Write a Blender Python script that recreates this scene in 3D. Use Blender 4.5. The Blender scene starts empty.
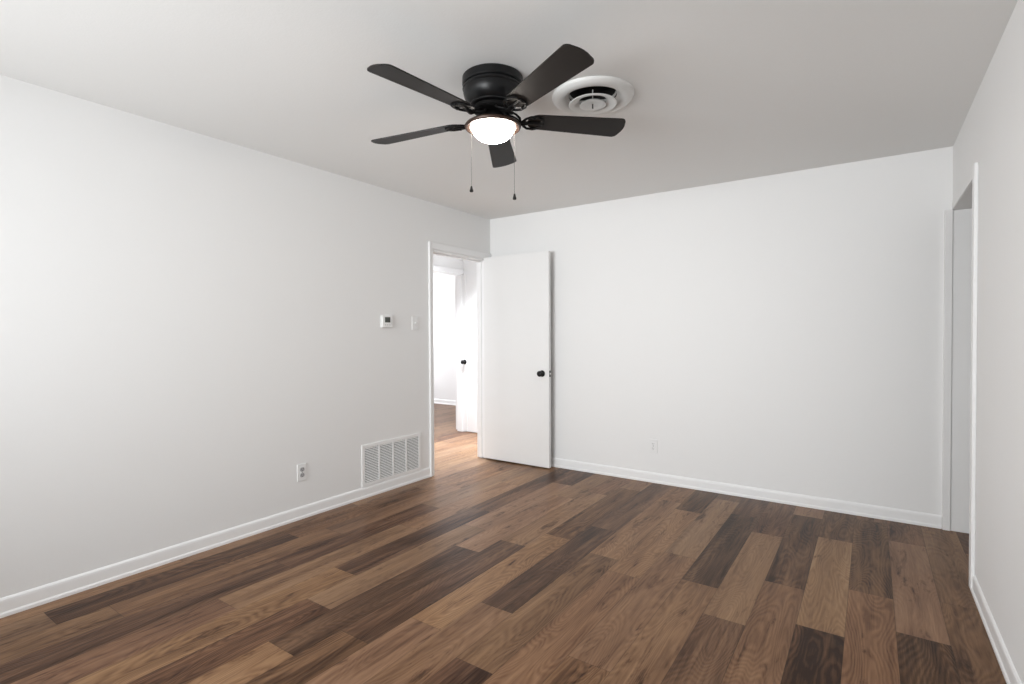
import bpy, bmesh, math, random
from mathutils import Vector, Matrix

# ------------------------------------------------------------------ camera
XL, YB, XR, ZC = -3.230, 4.331, 0.425, 2.44      # inner faces of the room
YF = -1.30                                        # wall behind the camera
WT = 0.11                                         # wall thickness
FOC, YAW, PIT, ROL, CAMH = 524.05, math.radians(-34.383), math.radians(0.901), math.radians(-0.260), 1.2665
scene = bpy.context.scene
col = scene.collection
F = Vector((math.sin(YAW)*math.cos(PIT), math.cos(YAW)*math.cos(PIT), -math.sin(PIT)))
R0 = Vector((math.cos(YAW), -math.sin(YAW), 0.0))
U0 = R0.cross(F)
Rv = R0*math.cos(ROL) + U0*math.sin(ROL)
Uv = -R0*math.sin(ROL) + U0*math.cos(ROL)
cam_data = bpy.data.cameras.new('camera')
cam = bpy.data.objects.new('camera', cam_data)
col.objects.link(cam)
m = Matrix.Identity(4)
for i in range(3):
    m[i][0], m[i][1], m[i][2] = Rv[i], Uv[i], -F[i]
m[0][3], m[1][3], m[2][3] = 0.0, 0.0, CAMH
cam.matrix_world = m
cam_data.sensor_width = 36.0
cam_data.lens = FOC/1024.0*36.0
cam_data.clip_start = 0.02
scene.camera = cam

# ------------------------------------------------------------------ world, daylight, exposure
scene.view_settings.view_transform = 'Standard'
scene.view_settings.look = 'None'
scene.view_settings.gamma = 1.0
scene.view_settings.use_curve_mapping = False
scene.view_settings.exposure = 0.03
w = bpy.data.worlds.new('world'); scene.world = w; w.use_nodes = True
bgn = w.node_tree.nodes['Background']
bgn.inputs[0].default_value = (0.86, 0.93, 1.0, 1); bgn.inputs[1].default_value = 0.35

def area(name, loc, direction, sx, sy, power, color, spread=180):
    ld = bpy.data.lights.new(name, 'AREA'); ld.shape = 'RECTANGLE'
    ld.size = sx; ld.size_y = sy; ld.energy = power; ld.color = color; ld.spread = math.radians(spread)
    o = bpy.data.objects.new(name, ld); col.objects.link(o)
    o.location = loc; o.rotation_euler = Vector(direction).to_track_quat('-Z', 'Y').to_euler()
    return o
# daylight outside each modelled window, plus two fills added in the hall
P_FRONT, P_SIDE, P_FAR, P_HALL, P_LAMP = 104, 1.5, 150, 18, 60
P_HALL_TOP = 38
area('daylight_panel', (-1.70, YF-WT-0.12, 1.38), (0, 1, 0.0), 2.4, 1.5, P_FRONT, (0.95, 0.98, 1.0), 110)
area('daylight_panel', (XR+WT+0.12, 0.75, 1.45), (-1, 0.1, -0.05), 1.6, 1.3, P_SIDE, (0.97, 0.985, 1.0))
area('daylight_panel', (-8.05, 5.6, 1.5), (1, 0, -0.12), 1.6, 1.5, P_FAR, (0.93, 0.95, 1.0))
area('daylight_panel', (-3.85, 1.3, 1.45), (0, 1, -0.1), 0.9, 1.9, P_HALL, (0.95, 0.97, 1.0))  # added fill down the hall, no window stands here
area('hall_fill_light', (-3.86, 4.55, ZC-0.02), (0, 0, -1), 0.35, 0.35, P_HALL_TOP, (0.90, 0.94, 1.0), 95)  # unseen fill added to brighten the hall floor, no fixture

# ------------------------------------------------------------------ materials
def new_mat(name):
    mt = bpy.data.materials.new(name); mt.use_nodes = True
    return mt, mt.node_tree, mt.node_tree.nodes['Principled BSDF']
def simple(name, rgb, rough=0.5, metal=0.0, spec=0.5, noise=0.0, scale=30.0, bump=0.0, coat=0.0):
    mt, nt, b = new_mat(name)
    b.inputs['Roughness'].default_value = rough; b.inputs['Metallic'].default_value = metal
    b.inputs['Specular IOR Level'].default_value = spec
    b.inputs['Coat Weight'].default_value = coat
    tc = nt.nodes.new('ShaderNodeTexCoord'); nz = nt.nodes.new('ShaderNodeTexNoise')
    nz.inputs['Scale'].default_value = scale; nz.inputs['Detail'].default_value = 4
    nt.links.new(tc.outputs['Object'], nz.inputs['Vector'])
    mr = nt.nodes.new('ShaderNodeMix'); mr.data_type = 'RGBA'
    a = [c*(1-noise) for c in rgb]; c2 = [min(1, c*(1+noise)) for c in rgb]
    mr.inputs['A'].default_value = (*a, 1); mr.inputs['B'].default_value = (*c2, 1)
    nt.links.new(nz.outputs['Fac'], mr.inputs['Factor'])
    nt.links.new(mr.outputs['Result'], b.inputs['Base Color'])
    if bump:
        bp = nt.nodes.new('ShaderNodeBump'); bp.inputs['Strength'].default_value = bump
        bp.inputs['Distance'].default_value = 0.002
        nt.links.new(nz.outputs['Fac'], bp.inputs['Height']); nt.links.new(bp.outputs['Normal'], b.inputs['Normal'])
    return mt
M = {}
M['wall'] = simple('wall_paint', (0.845, 0.843, 0.838), 0.62, spec=0.3, noise=0.006, scale=70, bump=0.10)
M['ceiling'] = simple('ceiling_paint', (0.835, 0.832, 0.82), 0.8, spec=0.2, noise=0.012, scale=110, bump=0.25)
M['trim'] = simple('trim_paint', (0.89, 0.89, 0.89), 0.32, spec=0.5, noise=0.004, scale=9)
M['door'] = simple('door_paint', (0.84, 0.838, 0.832), 0.38, spec=0.5, noise=0.006, scale=6, bump=0.03)
M['black'] = simple('black_enamel', (0.0055, 0.0055, 0.006), 0.36, spec=0.32, noise=0.1, scale=40)
M['iron'] = simple('dark_iron', (0.004, 0.0037, 0.0037), 0.55, spec=0.18, noise=0.1, scale=40)
M['bronze'] = simple('bronze_metal', (0.045, 0.024, 0.016), 0.42, metal=0.3, spec=0.35, noise=0.12, scale=30)
M['plastic'] = simple('white_plastic', (0.84, 0.84, 0.835), 0.35, noise=0.004)
M['socket'] = simple('socket_face', (0.42, 0.42, 0.43), 0.4, noise=0.02)
M['slot'] = simple('socket_slot', (0.03, 0.03, 0.03), 0.5)
M['grille'] = simple('grille_enamel', (0.90, 0.90, 0.895), 0.4, noise=0.01)
M['cavity'] = simple('duct_lining', (0.035, 0.034, 0.033), 0.8, noise=0.1)
M['diffuser'] = simple('diffuser_enamel', (0.76, 0.755, 0.735), 0.42, noise=0.01)
M['steel'] = simple('chain_steel', (0.055, 0.052, 0.05), 0.5, metal=0.3, noise=0.1, scale=200)
M['thermo'] = simple('thermostat_plastic', (0.85, 0.85, 0.84), 0.4, noise=0.004)
M['screen'] = simple('lcd_screen', (0.055, 0.058, 0.05), 0.25, noise=0.05)
M['button'] = simple('button_grey', (0.55, 0.55, 0.55), 0.45)
M['threshold'] = simple('threshold_strip', (0.15, 0.10, 0.07), 0.5, noise=0.1)  # plain brown, not assigned to any mesh

# fan blade: dark laminate with a faint grain along the blade
mt, nt, b = new_mat('blade_laminate')
tc = nt.nodes.new('ShaderNodeTexCoord'); mp = nt.nodes.new('ShaderNodeMapping'); mp.inputs['Scale'].default_value = (4, 90, 30)
nz = nt.nodes.new('ShaderNodeTexNoise'); nz.inputs['Scale'].default_value = 1.0; nz.inputs['Detail'].default_value = 5
cr = nt.nodes.new('ShaderNodeValToRGB'); cr.color_ramp.elements[0].color = (0.006, 0.0048, 0.0042, 1); cr.color_ramp.elements[1].color = (0.013, 0.010, 0.0088, 1)
nt.links.new(tc.outputs['Object'], mp.inputs['Vector']); nt.links.new(mp.outputs['Vector'], nz.inputs['Vector'])
nt.links.new(nz.outputs['Fac'], cr.inputs['Fac']); nt.links.new(cr.outputs['Color'], b.inputs['Base Color'])
b.inputs['Roughness'].default_value = 0.5
b.inputs['Specular IOR Level'].default_value = 0.3
M['blade'] = mt

# lamp glass
mt, nt, b = new_mat('frosted_glass_lit')
b.inputs['Base Color'].default_value = (0.9, 0.87, 0.8, 1); b.inputs['Roughness'].default_value = 0.3
b.inputs['Emission Color'].default_value = (1.0, 0.92, 0.83, 1); b.inputs['Emission Strength'].default_value = P_LAMP
M['glass_lit'] = mt

# window pane
mt, nt, b = new_mat('window_glass')
tr = nt.nodes.new('ShaderNodeBsdfTransparent'); gl = nt.nodes.new('ShaderNodeBsdfGlossy'); gl.inputs['Roughness'].default_value = 0.02
mx = nt.nodes.new('ShaderNodeMixShader'); mx.inputs[0].default_value = 0.06
nt.links.new(tr.outputs[0], mx.inputs[1]); nt.links.new(gl.outputs[0], mx.inputs[2])
nt.links.new(mx.outputs[0], nt.nodes['Material Output'].inputs['Surface'])
M['glass'] = mt

# vinyl plank floor: every plank carries its own tone and random offset
def floor_material():
    mt, nt, b = new_mat('walnut_vinyl_planks')
    N, Lk = nt.nodes.new, nt.links.new
    def math_(op, a, b2=None, clamp=False):
        n = N('ShaderNodeMath'); n.operation = op; n.use_clamp = clamp
        for i, v in enumerate((a, b2)):
            if v is None: continue
            if isinstance(v, (int, float)): n.inputs[i].default_value = v
            else: Lk(v, n.inputs[i])
        return n.outputs[0]
    def comb(x, y, z):
        n = N('ShaderNodeCombineXYZ')
        for i, v in enumerate((x, y, z)):
            if isinstance(v, (int, float)): n.inputs[i].default_value = v
            else: Lk(v, n.inputs[i])
        return n.outputs[0]
    def noise(vec, detail=4, rough=0.6, dist=0.0, scale=1.0):
        n = N('ShaderNodeTexNoise'); n.inputs['Scale'].default_value = scale; n.inputs['Detail'].default_value = detail
        n.inputs['Roughness'].default_value = rough; n.inputs['Distortion'].default_value = dist
        Lk(vec, n.inputs['Vector']); return n.outputs['Fac']
    def ramp(v, stops):
        n = N('ShaderNodeValToRGB'); Lk(v, n.inputs['Fac'])
        el = n.color_ramp.elements
        while len(el) < len(stops): el.new(0.5)
        for e, (p, c) in zip(el, stops):
            e.position = p; e.color = (*c, 1) if isinstance(c, tuple) else (c, c, c, 1)
        return n.outputs['Color']
    uv = N('ShaderNodeUVMap'); uv.uv_map = 'plank'
    sp = N('ShaderNodeSeparateXYZ'); Lk(uv.outputs[0], sp.inputs[0])
    u, v = sp.outputs[0], sp.outputs[1]
    def attr(nm):
        n = N('ShaderNodeAttribute'); n.attribute_name = nm; return n.outputs['Fac']
    tone, rnd, rnd2 = attr('tone'), attr('rnd'), attr('rnd2')
    off = math_('MULTIPLY', rnd, 37.0)
    uo = math_('ADD', u, off); vo = math_('ADD', v, math_('MULTIPLY', rnd2, 23.0))
    fine = noise(comb(math_('MULTIPLY', uo, 260), math_('MULTIPLY', vo, 9), 0), 3, 0.6)
    mid = noise(comb(math_('MULTIPLY', uo, 55), math_('MULTIPLY', vo, 2.6), off), 4, 0.62, 0.4)
    broad = noise(comb(math_('MULTIPLY', uo, 11), math_('MULTIPLY', vo, 1.0), off), 3, 0.55, 0.6)
    blot = noise(comb(math_('MULTIPLY', uo, 16), math_('MULTIPLY', vo, 3.2), math_('ADD', off, 5.0)), 5, 0.7, 0.5)
    # cathedral figure: rings of a long stretched field
    fld = noise(comb(math_('MULTIPLY', uo, 6.5), math_('MULTIPLY', vo, 1.15), math_('ADD', off, 9.0)), 1, 0.4, 0.25)
    warp = noise(comb(math_('MULTIPLY', uo, 40), math_('MULTIPLY', vo, 14), 3.0), 2, 0.5)
    rings = math_('SINE', math_('ADD', math_('MULTIPLY', fld, 190.0), math_('MULTIPLY', warp, 5.0)))
    rings = math_('MULTIPLY', rings, 0.5); rings = math_('ADD', rings, 0.5)
    # factor in the plank's palette
    t = math_('ADD', math_('MULTIPLY', tone, 0.66), 0.095)
    t = math_('ADD', t, math_('MULTIPLY', math_('SUBTRACT', broad, 0.5), 0.85))
    t = math_('ADD', t, math_('MULTIPLY', math_('SUBTRACT', mid, 0.5), 0.62))
    t = math_('ADD', t, math_('MULTIPLY', math_('SUBTRACT', fine, 0.5), 0.26))
    ringamt = math_('MULTIPLY', math_('SUBTRACT', rings, 0.5), math_('ADD', 0.04, math_('MULTIPLY', rnd2, 0.15)))
    t = math_('ADD', t, ringamt)
    strk = N('ShaderNodeMapRange'); strk.inputs['From Min'].default_value = 0.57; strk.inputs['From Max'].default_value = 0.72; strk.clamp = True
    Lk(blot, strk.inputs['Value'])
    t = math_('SUBTRACT', t, math_('MULTIPLY', strk.outputs[0], math_('MULTIPLY', tone, 0.65)), True)
    c = ramp(t, [(0.0, (0.026, 0.0115, 0.0052)), (0.20, (0.086, 0.0455, 0.0260)), (0.48, (0.195, 0.1140, 0.0670)), (0.75, (0.288, 0.180, 0.108)), (1.0, (0.385, 0.255, 0.160))])
    # small hue drift between planks
    hs = N('ShaderNodeHueSaturation'); Lk(c, hs.inputs['Color'])
    Lk(math_('ADD', 0.493, math_('MULTIPLY', rnd, 0.008)), hs.inputs['Hue'])
    Lk(math_('ADD', 1.03, math_('MULTIPLY', rnd2, 0.10)), hs.inputs['Saturation'])
    # bevelled joints between planks
    eu = math_('MINIMUM', u, math_('SUBTRACT', PW, u)); ev = math_('MINIMUM', v, math_('SUBTRACT', PL, v))
    ed = math_('MINIMUM', eu, ev)
    mr = N('ShaderNodeMapRange'); mr.inputs['From Min'].default_value = 0.0003; mr.inputs['From Max'].default_value = 0.0022
    mr.inputs['To Min'].default_value = 0.55; mr.inputs['To Max'].default_value = 1.0; Lk(ed, mr.inputs['Value'])
    mul = N('ShaderNodeMix'); mul.data_type = 'RGBA'; mul.blend_type = 'MULTIPLY'; mul.inputs['Factor'].default_value = 1
    Lk(hs.outputs[0], mul.inputs['A']); Lk(mr.outputs[0], mul.inputs['B'])
    Lk(mul.outputs['Result'], b.inputs['Base Color'])
    rr = N('ShaderNodeMapRange'); rr.inputs['To Min'].default_value = 0.27; rr.inputs['To Max'].default_value = 0.40
    Lk(mid, rr.inputs['Value']); Lk(rr.outputs[0], b.inputs['Roughness'])
    b.inputs['Specular IOR Level'].default_value = 0.13
    bp = N('ShaderNodeBump'); bp.inputs['Strength'].default_value = 0.25; bp.inputs['Distance'].default_value = 0.0012
    Lk(math_('ADD', math_('MULTIPLY', fine, 0.6), math_('ADD', rings, mr.outputs[0])), bp.inputs['Height'])
    Lk(bp.outputs[0], b.inputs['Normal'])
    return mt
PW, PL = 0.1785, 1.18
M['floor'] = floor_material()

# ------------------------------------------------------------------ mesh helpers
def finish(name, bm, mat, parent=None, smooth=None, loc=None):
    me = bpy.data.meshes.new(name); bm.normal_update(); bm.to_mesh(me); bm.free()
    me.materials.append(M[mat] if isinstance(mat, str) else mat)
    if smooth is not None:
        for p in me.polygons: p.use_smooth = True
        me.set_sharp_from_angle(angle=math.radians(smooth))
    o = bpy.data.objects.new(name, me); col.objects.link(o)
    if parent: o.parent = parent
    if loc: o.location = loc
    return o
def box(bm, lo, hi, bevel=0.0, seg=2):
    lo2 = [min(a, b) for a, b in zip(lo, hi)]; hi2 = [max(a, b) for a, b in zip(lo, hi)]
    t = bmesh.new(); bmesh.ops.create_cube(t, size=1)
    for v in t.verts:
        v.co = Vector([(l+h)/2 + c*(h-l) for l, h, c in zip(lo2, hi2, v.co)])
    if bevel: bmesh.ops.bevel(t, geom=t.edges[:], offset=bevel, segments=seg, affect='EDGES', profile=0.5)
    merge(bm, t)
def merge(bm, t, mat=None):
    if mat is not None: bmesh.ops.transform(t, matrix=mat, verts=t.verts)
    mp_ = {v: bm.verts.new(v.co) for v in t.verts}
    for f in t.faces:
        try: bm.faces.new([mp_[v] for v in f.verts])
        except ValueError: pass
    t.free()
def lathe(bm, prof, n=48, c=(0, 0, 0), close=False):
    rings = []
    for r, z in prof:
        if r < 1e-6: rings.append([bm.verts.new((c[0], c[1], c[2]+z))])
        else: rings.append([bm.verts.new((c[0]+r*math.cos(2*math.pi*k/n), c[1]+r*math.sin(2*math.pi*k/n), c[2]+z)) for k in range(n)])
    if close: rings.append(rings[0])
    for a, b_ in zip(rings, rings[1:]):
        for k in range(n):
            k2 = (k+1) % n
            if len(a) == 1 and len(b_) == 1: continue
            if len(a) == 1: bm.faces.new((a[0], b_[k], b_[k2]))
            elif len(b_) == 1: bm.faces.new((a[k], b_[0], a[k2]))
            else: bm.faces.new((a[k], b_[k], b_[k2], a[k2]))
    bmesh.ops.recalc_face_normals(bm, faces=bm.faces[:])
def cyl(bm, a, b_, r, n=16, r2=None):
    a, b_ = Vector(a), Vector(b_); d = (b_-a); L = d.length
    t = bmesh.new(); bmesh.ops.create_cone(t, cap_ends=True, segments=n, radius1=r, radius2=r if r2 is None else r2, depth=L)
    merge(bm, t, Matrix.Translation((a+b_)/2) @ d.to_track_quat('Z', 'Y').to_matrix().to_4x4())
def extrude_profile(bm, prof, p0, p1, out):
    """profile points (distance off the wall, height) swept from p0 to p1, 'out' = direction off the wall"""
    p0, p1, out = Vector(p0), Vector(p1), Vector(out)
    A = [bm.verts.new(p0 + out*d + Vector((0, 0, z))) for d, z in prof]
    B = [bm.verts.new(p1 + out*d + Vector((0, 0, z))) for d, z in prof]
    n = len(prof)
    for i in range(n): bm.faces.new((A[i], A[(i+1) % n], B[(i+1) % n], B[i]))
    bm.faces.new(A[::-1]); bm.faces.new(B)
    bmesh.ops.recalc_face_normals(bm, faces=bm.faces[:])
def struct(o): o['kind'] = 'structure'; return o
def thing(name, label, cat, loc=(0, 0, 0), group=None):
    o = bpy.data.objects.new(name, None); col.objects.link(o); o.location = loc; o.empty_display_size = 0.1
    o['label'] = label; o['category'] = cat
    if group: o['group'] = group
    return o
def sempty(name, loc, rz=0):
    o = bpy.data.objects.new(name, None); col.objects.link(o); o.location = loc; o.rotation_euler[2] = rz
    o['kind'] = 'structure'; o.empty_display_size = 0.1
    return o

# ------------------------------------------------------------------ positions of openings
DY0, DY1, DZ = 3.460, 4.258, 2.022          # door opening in the left wall
CY0, CY1, CZ = 3.420, 4.311, 2.034          # opening in the right wall
HX = -4.362                                 # hall's far wall face
HWX = HX-0.085
HY1 = 5.262                                 # hall end wall face
FY0, FY1, FZ = 4.45, 5.235, 2.035           # opening from hall to the far room
FRX, FRY = -7.75, 7.10                      # far room limits
XC = 1.25                                   # closet's inner depth

# ------------------------------------------------------------------ floor
def build_floor():
    rows = {  # row: (first joint, tones from the far end towards the camera)
     -1: (3.14, [.62, .36, .4, .5]), 0: (3.905, [.45, .78, .15, .5, .4]), 1: (4.23, [.5, .26, .62, .5, .4]),
      2: (3.735, [.32, .86, .02, .5, .5]), 3: (4.10, [.8, .2, .52, .45, .4]), 4: (3.60, [.36, .68, .36, .5, .5]),
      5: (3.88, [.2, .12, .58, .5, .4]), 6: (4.165, [.3, .78, .62, .5, .5]), 7: (3.762, [.2, .72, .56, .5, .5]),
      8: (3.91, [.6, .72, .5, .1, .3]), 9: (3.12, [.28, .12, .6, .5, .4]), 10: (4.02, [.7, .3, .8, .64, .5]),
     11: (3.78, [.6, .78, .16, .24, .4]), 12: (3.56, [.7, .78, .2, .66, .4]), 13: (3.86, [.25, .82, .68, .18, .3]),
     14: (4.15, [.2, .22, .14, .6, .5]), 15: (3.62, [.75, .7, .64, .5, .5]), 16: (4.01, [.7, .66, .14, .16, .3]),
     17: (3.30, [.6, .5, .46, .4, .4]), 18: (3.11, [.5, .44, .1, .42, .4]), 19: (2.54, [.3, .42, .4, .4, .4])}
    rng = random.Random(11)
    x_hi, x_lo, y_lo, y_hi = XC, FRX-0.02, YF-0.02, FRY+0.02
    bm = bmesh.new(); uvl = bm.loops.layers.uv.new('plank')
    lt = bm.faces.layers.float.new('tone'); l1 = bm.faces.layers.float.new('rnd'); l2 = bm.faces.layers.float.new('rnd2')
    r = math.floor((0.274-x_hi)/PW)-1
    while 0.274-PW*r > x_lo:
        xr = 0.274-PW*r; xl = xr-PW; r_ = r; r += 1
        if xl >= x_hi: continue
        j, tones = rows.get(r_, (rng.uniform(0, PL)+3.0, None))
        k = math.ceil((y_hi-j)/PL)
        while True:
            ya = j+PL*(k-1); yb = ya+PL
            idx = 1-k           # 0 = the plank beyond the first joint
            k -= 1
            if yb <= y_lo: break
            if ya >= y_hi: continue
            # idx 0 spans [j, j+PL]
            tone = rng.choice([.15, .3, .45, .6, .7, .8])
            if tones is not None and 0 <= idx < len(tones): tone = tones[idx]
            a, c_ = rng.random(), rng.random()
            if -4.36 < xl < -3.25: tone = 0.62+0.38*a    # hall planks lightened, the bright sheen put into their colour
            elif xl < -4.36: tone = 0.3+0.3*a
            X0, X1, Y0, Y1 = max(xl, x_lo), min(xr, x_hi), max(ya, y_lo), min(yb, y_hi)
            vs = [bm.verts.new(p) for p in ((X0, Y0, 0), (X1, Y0, 0), (X1, Y1, 0), (X0, Y1, 0))]
            f = bm.faces.new(vs); f[lt] = tone; f[l1] = a; f[l2] = c_
            for lp in f.loops: lp[uvl].uv = (lp.vert.co.x-xl, lp.vert.co.y-ya)
    # body of the slab below the planks
    t = bmesh.new()
    me = bpy.data.meshes.new('floor'); bm.to_mesh(me); bm.free(); t.free()
    me.materials.append(M['floor'])
    o = bpy.data.objects.new('floor', me); col.objects.link(o)
    struct(o)
build_floor()

# ------------------------------------------------------------------ ceiling with the round hole of the air diffuser
VX, VY, VR = -1.138, 2.378, 0.118
def build_ceiling():
    bm = bmesh.new(); n = 64; s = 0.3
    inner, outer = [], []
    for k in range(n):
        a = 2*math.pi*k/n + math.pi/4
        c_, s_ = math.cos(a), math.sin(a)
        inner.append(bm.verts.new((VX+VR*c_, VY+VR*s_, ZC)))
        q = s/max(abs(c_), abs(s_)); outer.append(bm.verts.new((VX+q*c_, VY+q*s_, ZC)))
    for k in range(n):
        bm.faces.new((inner[k], inner[(k+1) % n], outer[(k+1) % n], outer[k]))
    X = [FRX-.1, VX-s, VX+s, XC+.1]; Y = [YF-.1, VY-s, VY+s, FRY+.1]
    for i in range(3):
        for j in range(3):
            if i == 1 and j == 1: continue
            vs = [bm.verts.new((X[a], Y[b_], ZC)) for a, b_ in ((i, j), (i, j+1), (i+1, j+1), (i+1, j))]
            bm.faces.new(vs)
    for f in bm.faces:
        if f.normal.z > 0: f.normal_flip()
    # top of the slab, a box ring is enough
    box(bm, (X[0], Y[0], ZC+.25), (X[3], Y[3], ZC+.30))
    struct(finish('ceiling', bm, 'ceiling'))
build_ceiling()

# ------------------------------------------------------------------ walls
WZ = 0.88; WH = 2.10
W1X0, W1X1 = -2.95, -0.55                    # window in the wall behind the camera
W2Y0, W2Y1 = 0.0, 1.5                        # window in the right wall
bm = bmesh.new()                             # left wall, with the door opening, running on as the hall's side wall
box(bm, (XL-WT, YF-WT, 0), (XL, DY0, ZC)); box(bm, (XL-WT, DY1, 0), (XL, HY1, ZC)); box(bm, (XL-WT, DY0, DZ), (XL, DY1, ZC))
struct(finish('wall_left', bm, 'wall'))
bm = bmesh.new(); box(bm, (XL, YB, 0), (XC, YB+WT, ZC)); struct(finish('wall_back', bm, 'wall'))
bm = bmesh.new()
box(bm, (XR, YF-WT, 0), (XR+.12, W2Y0, ZC)); box(bm, (XR, W2Y1, 0), (XR+.12, CY0, ZC)); box(bm, (XR, W2Y0, 0), (XR+.12, W2Y1, WZ)); box(bm, (XR, W2Y0, WH), (XR+.12, W2Y1, ZC))
box(bm, (XR, CY0, CZ), (XR+.12, YB, ZC))
struct(finish('wall_right', bm, 'wall'))
bm = bmesh.new()
box(bm, (XL, YF-WT, 0), (W1X0, YF, ZC)); box(bm, (W1X1, YF-WT, 0), (XR, YF, ZC)); box(bm, (W1X0, YF-WT, 0), (W1X1, YF, WZ)); box(bm, (W1X0, YF-WT, WH), (W1X1, YF, ZC))
struct(finish('wall_front', bm, 'wall'))
bm = bmesh.new(); box(bm, (XR+.12, 2.9, 0), (XC, 3.0, ZC)); box(bm, (XC-.02, 2.9, 0), (XC+.08, YB, ZC)); struct(finish('wall_closet', bm, 'wall'))
bm = bmesh.new()                             # hall's far wall with the far room's doorway
box(bm, (HWX, 2.0, 0), (HX, FY0, ZC)); box(bm, (HWX, FY1, 0), (HX, FRY, ZC)); box(bm, (HWX, FY0, FZ), (HX, FY1, ZC))
struct(finish('wall_hall', bm, 'wall'))
bm = bmesh.new(); box(bm, (HX, HY1, 0), (XL, HY1+.1, ZC)); struct(finish('wall_hall_end', bm, 'wall'))
bm = bmesh.new(); box(bm, (FRX, FRY, 0), (HX, FRY+.1, ZC)); struct(finish('wall_far_room', bm, 'wall'))
bm = bmesh.new(); box(bm, (FRX, 3.3, 0), (HWX, 3.4, ZC)); struct(finish('wall_far_room_front', bm, 'wall'))
bm = bmesh.new()
box(bm, (FRX-.1, 3.3, 0), (FRX, 4.8, ZC)); box(bm, (FRX-.1, 6.4, 0), (FRX, FRY, ZC)); box(bm, (FRX-.1, 4.8, 0), (FRX, 6.4, .8)); box(bm, (FRX-.1, 4.8, 2.1), (FRX, 6.4, ZC))
struct(finish('wall_far_room_left', bm, 'wall'))

# windows (behind the camera and beyond the frame)
def window(name, axis, fixed, a0, a1, z0, z1, depth):
    r = sempty(name, (0, 0, 0))
    def b_(bm, p0, p1, d0, d1, zz0, zz1):
        if axis == 'x': box(bm, (p0, fixed+d0, zz0), (p1, fixed+d1, zz1), .002)
        else: box(bm, (fixed+d0, p0, zz0), (fixed+d1, p1, zz1), .002)
    d0, d1 = sorted((depth*.35, depth*.65))
    bm = bmesh.new(); t = .045; mid = (a0+a1)/2
    for (p0, p1, q0, q1) in ((a0, a0+t, z0, z1), (a1-t, a1, z0, z1), (a0+t, a1-t, z0, z0+t), (a0+t, a1-t, z1-t, z1), (mid-.02, mid+.02, z0+t, z1-t)):
        b_(bm, p0, p1, d0, d1, q0, q1)
    f = finish('window_frame', bm, 'trim', r)
    bm = bmesh.new(); dm = depth*.5
    b_(bm, a0+t, mid-.02, dm-.002, dm+.002, z0+t, z1-t); b_(bm, mid+.02, a1-t, dm-.002, dm+.002, z0+t, z1-t)
    finish('pane', bm, 'glass', r)
    return r
window('window_1', 'x', YF, W1X0, W1X1, WZ, WH, -WT)
window('window_2', 'y', XR, W2Y0, W2Y1, WZ, WH, .12)
window('window_3', 'y', FRX, 4.8, 6.4, .8, 2.1, -.1)

# ------------------------------------------------------------------ baseboards
BB = [(0, 0), (.015, 0), (.015, .014), (.010, .022), (.010, .066), (.0085, .076), (.004, .083), (0, .085)]
def base(name, segs):
    bm = bmesh.new()
    for p0, p1, out in segs: extrude_profile(bm, BB, p0, p1, out)
    struct(finish(name, bm, 'trim'))
base('baseboard_left', [((XL, YF, 0), (XL, 3.413, 0), (1, 0, 0))])
base('baseboard_back', [((XL, YB, 0), (.383, YB, 0), (0, -1, 0))])
base('baseboard_right', [((XR, YF, 0), (XR, 3.358, 0), (-1, 0, 0))])
base('baseboard_front', [((XL+.016, YF, 0), (XR-.016, YF, 0), (0, 1, 0))])
base('baseboard_far_room', [((FRX, FRY, 0), (HWX, FRY, 0), (0, -1, 0))])
base('baseboard_hall', [((XL-WT, 2.0, 0), (XL-WT, 3.40, 0), (-1, 0, 0))])

# ------------------------------------------------------------------ door casings and jambs
def casing_board(bm, lo, hi): box(bm, lo, hi, .003, 2)
bm = bmesh.new()
c1 = XL+.016
casing_board(bm, (XL, 3.413, 0), (c1, DY0-.004, DZ+.062)); casing_board(bm, (XL, DY1+.004, 0), (c1, DY1+.047, DZ+.004)); casing_board(bm, (XL, DY0-.004, DZ+.004), (c1, YB, DZ+.062))
box(bm, (c1-.001, 3.413, 0), (c1+.006, 3.425, DZ+.062), .002)
struct(finish('trim_1', bm, 'trim'))
bm = bmesh.new()   # jamb lining with a stop
j0, j1 = XL-WT-.002, XL+.002
box(bm, (j0, DY0-.001, 0), (j1, DY0+.015, DZ-.015), .002); box(bm, (j0, DY1-.015, 0), (j1, DY1+.001, DZ-.015), .002); box(bm, (j0, DY0, DZ-.015), (j1, DY1, DZ+.001), .002)
box(bm, (j0+.03, DY0+.015, 0), (j0+.065, DY0+.026, DZ-.026), .002); box(bm, (j0+.03, DY1-.026, 0), (j0+.065, DY1-.015, DZ-.026), .002); box(bm, (j0+.03, DY0+.015, DZ-.026), (j0+.065, DY1-.015, DZ-.015), .002)
jamb = struct(finish('trim_2', bm, 'trim'))
bm = bmesh.new(); box(bm, (XL-.034, DY0+.0145, .955), (XL-.006, DY0+.0165, 1.012)); finish('strike_plate', bm, 'black', jamb)['label'] = 'small black strike plate'
bm = bmesh.new()   # casing of the right-hand opening
cx = XR-.016
casing_board(bm, (cx, 3.358, 0), (XR, CY0-.002, CZ+.048))
struct(finish('trim_3', bm, 'trim'))
bm = bmesh.new()   # jamb lining, head board and far leg, painted with the wall
casing_board(bm, (XR-.005, CY0-.002, CZ+.003), (XR, YB, CZ+.048)); casing_board(bm, (XR-.040, CY1-.011, 0), (XR, YB, CZ+.004))
box(bm, (XR-.001, CY0-.012, 0), (XR+.125, CY0+.004, CZ), .002); box(bm, (XR-.001, CY1, 0), (XR+.125, YB, CZ-.001), .002)
struct(finish('trim_4', bm, 'wall'))
bm = bmesh.new()   # casing of the far doorway, seen across the hall
h1 = HX+.016
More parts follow.
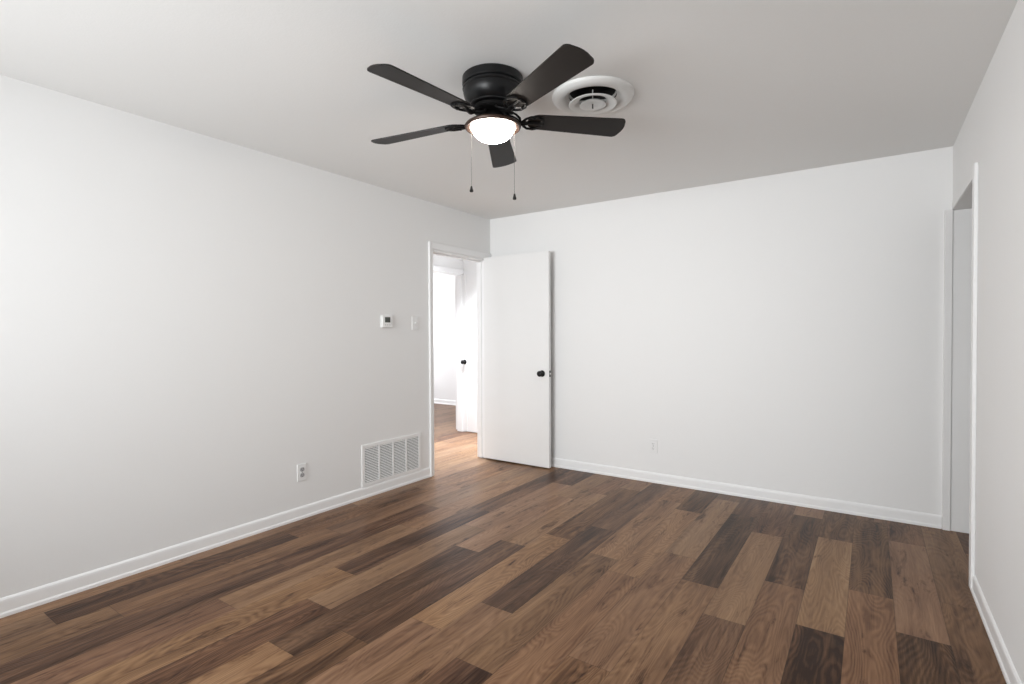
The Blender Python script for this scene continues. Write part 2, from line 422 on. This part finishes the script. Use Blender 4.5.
casing_board(bm, (HX, FY0-.055, 0), (h1, FY0-.003, FZ+.06)); casing_board(bm, (HX, FY1+.003, 0), (h1, HY1-.001, FZ+.06)); casing_board(bm, (HX, FY0-.003, FZ+.003), (h1, FY1+.003, FZ+.06))
box(bm, (HWX, FY1-.012, 0), (HX, FY1, FZ), .002); box(bm, (HWX, FY0, 0), (HX, FY0+.012, FZ), .002); box(bm, (HWX, FY0, FZ-.012), (HX, FY1, FZ), .002)
struct(finish('trim_5', bm, 'trim'))

# ------------------------------------------------------------------ round black door knob
def knob_mesh(scale=1.0):
    """lathe about +Z, foot at z=0"""
    bm = bmesh.new()
    rose = [(0, 0), (.030, 0), (.031, .003), (.028, .008), (.014, .010), (.0115, .014), (.0115, .028), (.016, .032), (.0245, .038), (.0275, .046), (.0265, .054), (.020, .060), (.010, .0625), (0, .063)]
    lathe(bm, [(r*scale, z*scale) for r, z in rose], 32)
    return bm
def place_knob(parent, loc, direction, name='door_knob'):
    o = finish(name, knob_mesh(), 'black', parent, smooth=50)
    o.rotation_euler = Vector(direction).to_track_quat('Z', 'Y').to_euler(); o.location = loc
    return o

# ------------------------------------------------------------------ doors
DRY0, DRY1 = 4.205, 4.240
d1 = sempty('door_1', (XL+.008, DRY0, 0))
def loc_box(lo, hi, o, bev=.002):
    bm = bmesh.new(); box(bm, [a-b for a, b in zip(lo, o)], [a-b for a, b in zip(hi, o)], bev); return bm
org = (XL+.008, DRY0, 0)
finish('door_leaf', loc_box((XL+.010, DRY0, .012), (-2.463, DRY1, 2.032), org, .0025), 'door', d1)
KX, KZ = -2.536, 0.893
k = place_knob(d1, (KX-org[0], 0, KZ), (0, -1, 0)); k['label'] = 'round black door knob'
k = place_knob(d1, (KX-org[0], DRY1-DRY0, KZ), (0, 1, 0))
lp = finish('latch_plate', loc_box((-2.4635, DRY0+.006, KZ-.029), (-2.4615, DRY1-.006, KZ+.029), org, .0), 'black', d1)
finish('latch_bolt', loc_box((-2.4615, DRY0+.010, KZ-.008), (-2.452, DRY1-.012, KZ+.008), org, .002), 'plastic', lp)
for hz in (.22, 1.02, 1.80):
    bm = bmesh.new(); cyl(bm, (0, DRY1-DRY0+.000, hz), (0, DRY1-DRY0+.000, hz+.09), .006, 12)
    finish('hinge', bm, 'trim', d1)

# hall end closet door: stile and panel, knob at its left edge
d2 = sempty('door_2', (HX+.016, HY1, 0)); org = (HX+.016, HY1, 0)
dx0, dx1 = HX+.020, XL-WT-.05
bm = bmesh.new()
def lb(lo, hi, bev=.002): box(bm, [a-b for a, b in zip(lo, org)], [a-b for a, b in zip(hi, org)], bev)
lb((dx0, HY1-.016, .008), (dx1, HY1-.001, 2.03), .001)
for a, b_ in ((dx0, dx0+.055), (dx0+.14, dx0+.255), (dx1-.06, dx1)): lb((a, HY1-.024, .008), (b_, HY1-.015, 2.03))
finish('door_leaf', bm, 'door', d2)
place_knob(d2, (.022, -.024, .905), (0, -1, 0))['label'] = 'round black closet knob'

# far room's door, swung open, its edge showing behind the doorway
d3 = sempty('door_3', (HWX-.03, 5.28, 0)); org = (HWX-.03, 5.28, 0)
finish('door_leaf', loc_box((HWX-.056, 5.262, .01), (HWX-.020, 6.00, 2.03), org), 'door', d3)

# ------------------------------------------------------------------ ceiling fan
FX, FY, BZ = -1.438, 1.954, 2.254
fan = thing('ceiling_fan', 'black five-blade flush-mount ceiling fan with a lit glass bowl', 'ceiling fan', (FX, FY, ZC))
def zz(z): return z-ZC
bm = bmesh.new()
lathe(bm, [(0, 0), (.135, 0), (.139, -.004), (.1395, -.034), (.136, -.039), (.130, -.041), (.130, -.046), (.1375, -.049), (.1385, -.055), (.134, -.060), (.1345, -.072),
           (.131, -.088), (.122, -.107), (.109, -.122), (.1055, -.125), (.105, -.131), (.098, -.134), (0, -.134)], 72)
finish('motor_housing', bm, 'black', fan, smooth=28)
bm = bmesh.new()
lathe(bm, [(0, -.133), (.088, -.134), (.092, -.138), (.092, -.150), (.084, -.158), (.060, -.163), (.052, -.166), (0, -.166)], 64)
finish('rotor_hub', bm, 'iron', fan, smooth=30)
bm = bmesh.new()
lathe(bm, [(0, -.160), (.047, -.162), (.050, -.170), (.052, -.200), (0, -.200)], 48)
finish('switch_housing', bm, 'iron', fan, smooth=30)
bm = bmesh.new()
lathe(bm, [(0, -.186), (.050, -.186), (.062, -.194), (.085, -.203), (.110, -.209), (.124, -.214), (.1295, -.221), (.1275, -.228), (.122, -.231), (.106, -.229), (.100, -.222), (0, -.218)], 72)
finish('light_kit_pan', bm, 'bronze', fan, smooth=32)['label'] = 'bronze rimmed light pan'
bm = bmesh.new()
prof = [(.098, -.226)]
for i in range(1, 15):
    a = math.radians(90*i/14); prof.append((.098*math.cos(a), -.226-.066*math.sin(a)))
prof[-1] = (0, prof[-1][1])
lathe(bm, prof, 64)
finish('glass_bowl', bm, 'glass_lit', fan, smooth=60)['label'] = 'lit frosted glass bowl'

def blade_mesh():
    """blade along +X from r=.195 to .655, slab 6 mm"""
    r0, r1 = .165, .645; h0, h1 = .053, .071; T = .0055
    pts = []
    def arc(cx_, cy_, rx, ry, a0, a1, n=8):
        return [(cx_+rx*math.cos(math.radians(a0+(a1-a0)*i/n)), cy_+ry*math.sin(math.radians(a0+(a1-a0)*i/n))) for i in range(n+1)]
    pts += arc(r0+.055, 0, .055, h0, 180, 270, 8)
    pts += arc(r1-.030, -h1+.030, .026, .030, -90, -12, 6)
    pts += [(r1+.003, -.02), (r1+.005, 0), (r1+.003, .02)]
    pts += arc(r1-.030, h1-.030, .026, .030, 12, 90, 6)
    pts += arc(r0+.055, 0, .055, h0, 90, 180, 8)[:-1]
    b2 = bmesh.new()
    top = [b2.verts.new((x, y, T/2)) for x, y in pts]; bot = [b2.verts.new((x, y, -T/2)) for x, y in pts]
    b2.faces.new(top); b2.faces.new(bot[::-1])
    n = len(pts)
    for i in range(n): b2.faces.new((top[i], bot[i], bot[(i+1) % n], top[(i+1) % n]))
    bmesh.ops.recalc_face_normals(b2, faces=b2.faces[:])
    return b2
def arm_mesh(pitch):
    """cast blade iron: curved stem, a three-lobed open plate under the blade root"""
    b2 = bmesh.new()
    def tube(path, r, sx=1.0, n=10):
        rings = []
        for i, p_ in enumerate(path):
            p_ = Vector(p_); d = (Vector(path[min(i+1, len(path)-1)])-Vector(path[max(i-1, 0)])).normalized()
            s_ = d.cross(Vector((0, 0, 1))).normalized(); u_ = s_.cross(d)
            rr = r[i] if isinstance(r, (list, tuple)) else r
            rings.append([b2.verts.new(p_+s_*rr*sx*math.cos(2*math.pi*k_/n)+u_*rr*math.sin(2*math.pi*k_/n)) for k_ in range(n)])
        for a, c_ in zip(rings, rings[1:]):
            for k_ in range(n): b2.faces.new((a[k_], a[(k_+1) % n], c_[(k_+1) % n], c_[k_]))
        b2.faces.new(rings[0][::-1]); b2.faces.new(rings[-1])
    z0 = .018
    tube([(.070, 0, z0), (.095, 0, z0-.006), (.118, 0, z0-.020), (.140, 0, -.014), (.165, 0, -.010)], [.008, .0085, .0085, .0085, .007], 1.7)
    cp, sp_ = math.cos(pitch), math.sin(pitch)
    def P(x, y, dz=-.0065): return (x, y*cp, y*sp_+dz)
    for s_ in (1, -1):
        tube([P(.140, s_*.006), P(.152, s_*.028), P(.172, s_*.043), P(.200, s_*.046), P(.225, s_*.036), P(.236, s_*.018), P(.228, s_*.003)], .0052, 1.3)
        tube([P(.128, s_*.008), P(.120, s_*.030), P(.100, s_*.042, .002), P(.086, s_*.034, .014)], .005, 1.2)
    tube([P(.150, 0), P(.185, 0), P(.215, 0), P(.240, 0)], .0060, 1.5)
    for q in ((.188, .040), (.188, -.040), (.236, 0)):
        t = bmesh.new(); bmesh.ops.create_uvsphere(t, u_segments=12, v_segments=8, radius=.0085)
        merge(b2, t, Matrix.Translation(P(q[0], q[1], -.009)) @ Matrix.Diagonal((1, 1, .6, 1)))
    return b2
PITCH = math.radians(-12)
bl_me = arm_me = None
for i in range(5):
    ang = -0.4153 - i*2*math.pi/5
    if i == 0:
        b2 = blade_mesh(); bmesh.ops.rotate(b2, verts=b2.verts, cent=(0, 0, 0), matrix=Matrix.Rotation(PITCH, 3, 'X'))
        blade = finish('blade', b2, 'blade', fan); arm = finish('blade_arm', arm_mesh(PITCH), 'iron', blade, smooth=50)
    else:
        blade = bpy.data.objects.new('blade', bl_me); arm = bpy.data.objects.new('blade_arm', arm_me)
        col.objects.link(blade); col.objects.link(arm); blade.parent = fan; arm.parent = blade
    bl_me, arm_me = blade.data, arm.data
    blade.location = (0, 0, zz(BZ))          # the rotor hangs a little out of level
    tilt = Vector((0, 0, 1)).rotation_difference(Vector((-.028, -.006, 1)).normalized())
    blade.rotation_euler = (tilt.to_matrix() @ Matrix.Rotation(ang, 3, 'Z')).to_euler()
# pull chains of small beads with a bob
for s_, zend, rr in ((-1, 1.920, .100), (1, 1.884, .098)):
    px_, py_ = R0.x*s_*rr, R0.y*s_*rr
    b2 = bmesh.new(); z_a = -.222; z_b = zend+.026-ZC
    cyl(b2, (px_, py_, z_a), (px_, py_, z_b), .0007, 6)
    nb = 60
    for q in range(nb):
        t = bmesh.new(); bmesh.ops.create_icosphere(t, subdivisions=1, radius=.0014)
        merge(b2, t, Matrix.Translation((px_, py_, z_a+(z_b-z_a)*q/(nb-1))))
    ch = finish('pull_chain', b2, 'steel', fan)
    b2 = bmesh.new()
    lathe(b2, [(0, .028), (.0035, .027), (.005, .022), (.0062, .014), (.0085, .008), (.0085, .002), (.006, 0), (0, 0)], 16, (px_, py_, zend-ZC))
    finish('chain_bob', b2, 'black', ch, smooth=40)

# ------------------------------------------------------------------ round ceiling air diffuser
vent = thing('air_diffuser', 'round white step-down air diffuser on the ceiling behind the fan', 'air vent', (VX, VY, ZC))
bm = bmesh.new()
lathe(bm, [(.200, 0), (.2005, -.004), (.197, -.012), (.187, -.022), (.172, -.028), (.156, -.027), (.142, -.020), (.130, -.008), (.121, .006), (.116, .02), (.113, .02), (.118, .004), (.128, -.006), (.19, .0)], 96)
finish('outer_ring', bm, 'diffuser', vent, smooth=60)
bm = bmesh.new()
lathe(bm, [(.117, .0), (.117, .20), (0, .20)], 64); finish('duct', bm, 'cavity', vent)['label'] = 'dark duct throat'
bm = bmesh.new()
lathe(bm, [(.072, -.024), (.084, -.029), (.100, -.036), (.112, -.038), (.1165, -.042), (.114, -.046), (.098, -.044), (.082, -.037), (.068, -.028), (.070, -.024)], 80)
cone = finish('middle_cone', bm, 'diffuser', vent, smooth=60)
bm = bmesh.new()
lathe(bm, [(0, -.030), (.030, -.031), (.050, -.036), (.061, -.044), (.064, -.048), (.060, -.050), (.044, -.046), (.022, -.043), (0, -.042)], 72)
finish('centre_disc', bm, 'diffuser', vent, smooth=60)
bm = bmesh.new()
a_ = math.atan2(VY, VX)
for ang in (a_, a_+math.pi/2):
    c_, s_ = math.cos(ang), math.sin(ang)
    cyl(bm, (-.114*c_, -.114*s_, -.024), (.114*c_, .114*s_, -.024), .0028, 8)
finish('cross_bar', bm, 'diffuser', vent)
bm = bmesh.new(); cyl(bm, (0, 0, -.064), (0, 0, .02), .0035, 10); finish('damper_screw', bm, 'steel', vent)

# ------------------------------------------------------------------ return-air grille on the left wall
GY0, GY1, GZ0, GZ1 = 2.660, 3.302, .086, .412
gr = thing('return_air_grille', 'white louvred return air grille low on the left wall beside the doorway', 'air vent', (XL, (GY0+GY1)/2, (GZ0+GZ1)/2))
gc = ((XL, (GY0+GY1)/2, (GZ0+GZ1)/2))
def gb(bm, lo, hi, bev=0): box(bm, [a-b for a, b in zip(lo, gc)], [a-b for a, b in zip(hi, gc)], bev)
fw = .028; bm = bmesh.new()
for lo, hi in (((GY0, GZ0), (GY1, GZ0+fw)), ((GY0, GZ1-fw), (GY1, GZ1)), ((GY0, GZ0+fw), (GY0+fw, GZ1-fw)), ((GY1-fw, GZ0+fw), (GY1, GZ1-fw))):
    gb(bm, (XL, lo[0], lo[1]), (XL+.008, hi[0], hi[1]), .002)
finish('frame', bm, 'grille', gr)
bm = bmesh.new(); gb(bm, (XL+.0003, GY0+fw-.004, GZ0+fw-.004), (XL+.0010, GY1-fw+.004, GZ1-fw+.004)); finish('backing', bm, simple('grille_shade_sheet', (.10, .10, .10), .8), gr)  # flat dark sheet stands in for the shaded hollow behind the louvres
iw = (GY1-GY0-2*fw); 
for q in (1, 2, 3):
    yc = GY0+fw+iw*q/4; bm = bmesh.new(); gb(bm, (XL+.001, yc-.007, GZ0+fw), (XL+.0085, yc+.007, GZ1-fw), .001); finish('divider', bm, 'grille', gr)
bm = bmesh.new(); nl = 21; ih = (GZ1-GZ0-2*fw)
for q in range(nl):                        # louvres slanting down towards the room
    z = GZ0+fw+ih*(q+.5)/nl
    v = []
    for (x, zq) in ((.001, .0040), (.0075, -.0015), (.0075, -.0025), (.001, .0030)):
        v.append((XL+x-gc[0], z+zq-gc[2]))
    for yy0, yy1 in [(GY0+fw+iw*s/4+(.007 if s else 0), GY0+fw+iw*(s+1)/4-(.007 if s < 3 else 0)) for s in range(4)]:
        A = [bm.verts.new((x, yy0-gc[1], zq)) for x, zq in v]; B = [bm.verts.new((x, yy1-gc[1], zq)) for x, zq in v]
        for i in range(4): bm.faces.new((A[i], A[(i+1) % 4], B[(i+1) % 4], B[i]))
        bm.faces.new(A[::-1]); bm.faces.new(B)
bmesh.ops.recalc_face_normals(bm, faces=bm.faces[:])
finish('louvres', bm, 'grille', gr)

# ------------------------------------------------------------------ wall plates (built facing +X, foot on the wall)
def plate_box(bm, y0, y1, z0, z1, d0, d1, bev=0): box(bm, (d0, y0, z0), (d1, y1, z1), bev)
def outlet(name, label, loc, rz):
    r = thing(name, label, 'outlet', loc); r.rotation_euler[2] = rz
    bm = bmesh.new(); plate_box(bm, -.036, .036, -.058, .058, 0, .006, .0025); finish('cover_plate', bm, 'plastic', r)
    for s in (1, -1):
        bm = bmesh.new(); t = bmesh.new()
        bmesh.ops.create_cone(t, cap_ends=True, segments=24, radius1=.0172, radius2=.0165, depth=.003)
        for v in t.verts: v.co.y = max(-.0135, min(.0135, v.co.y))
        merge(bm, t, Matrix.Translation((.0070, 0, s*.0195)) @ Matrix.Rotation(math.pi/2, 4, 'Y') @ Matrix.Rotation(math.pi/2, 4, 'Z'))
        sk = finish('socket', bm, 'socket' if name == 'wall_outlet' and rz == 0 else 'plastic', r)
        for yy, hh in ((-.0065, .0042), (.0065, .0036)):
            bm = bmesh.new(); plate_box(bm, yy-.0012, yy+.0012, s*.0195+.003-hh, s*.0195+.003+hh, .0084, .0089); finish('slot', bm, 'slot', sk)
        bm = bmesh.new(); cyl(bm, (.0084, 0, s*.0195-.0085), (.0089, 0, s*.0195-.0085), .0024, 10); finish('ground_hole', bm, 'slot', sk)
    bm = bmesh.new(); cyl(bm, (.006, 0, 0), (.0072, 0, 0), .003, 12); finish('screw', bm, 'steel', r)
    return r
outlet('wall_outlet', 'white duplex outlet with grey sockets low on the left wall', (XL, 2.147, .320), 0)
outlet('wall_outlet', 'white duplex outlet low on the back wall right of the door', (-1.515, YB, .309), -math.pi/2)

sw = thing('light_switch', 'white toggle switch plate between thermostat and doorway', 'light switch', (XL, 3.243, 1.360))
bm = bmesh.new(); plate_box(bm, -.036, .036, -.058, .058, 0, .006, .0025); finish('cover_plate', bm, 'plastic', sw)
bm = bmesh.new(); plate_box(bm, -.005, .005, -.012, .012, .006, .008, .001); plate_box(bm, -.0035, .0035, -.001, .010, .007, .019, .0015); finish('toggle', bm, 'plastic', sw)
for s in (1, -1):
    bm = bmesh.new(); cyl(bm, (.006, 0, s*.030), (.0070, 0, s*.030), .003, 12); finish('screw', bm, 'plastic', sw)

th = thing('thermostat', 'small white wall thermostat with dark square display', 'thermostat', (XL, 2.920, 1.368))
bm = bmesh.new(); plate_box(bm, -.058, .058, -.050, .050, 0, .005, .002); finish('back_plate', bm, 'thermo', th)
bm = bmesh.new(); plate_box(bm, -.054, .054, -.047, .047, .004, .022, .004); finish('case', bm, 'thermo', th)
bm = bmesh.new(); plate_box(bm, -.030, .026, -.006, .037, .0215, .0228, .0005); finish('display', bm, 'screen', th)
for yy in (-.024, -.002, .020):
    bm = bmesh.new(); plate_box(bm, yy-.006, yy+.006, -.030, -.022, .0215, .0238, .001); finish('button', bm, 'button', th)
bm = bmesh.new(); plate_box(bm, .040, .044, -.030, .020, .0215, .0232, .0005); finish('slider', bm, 'button', th)
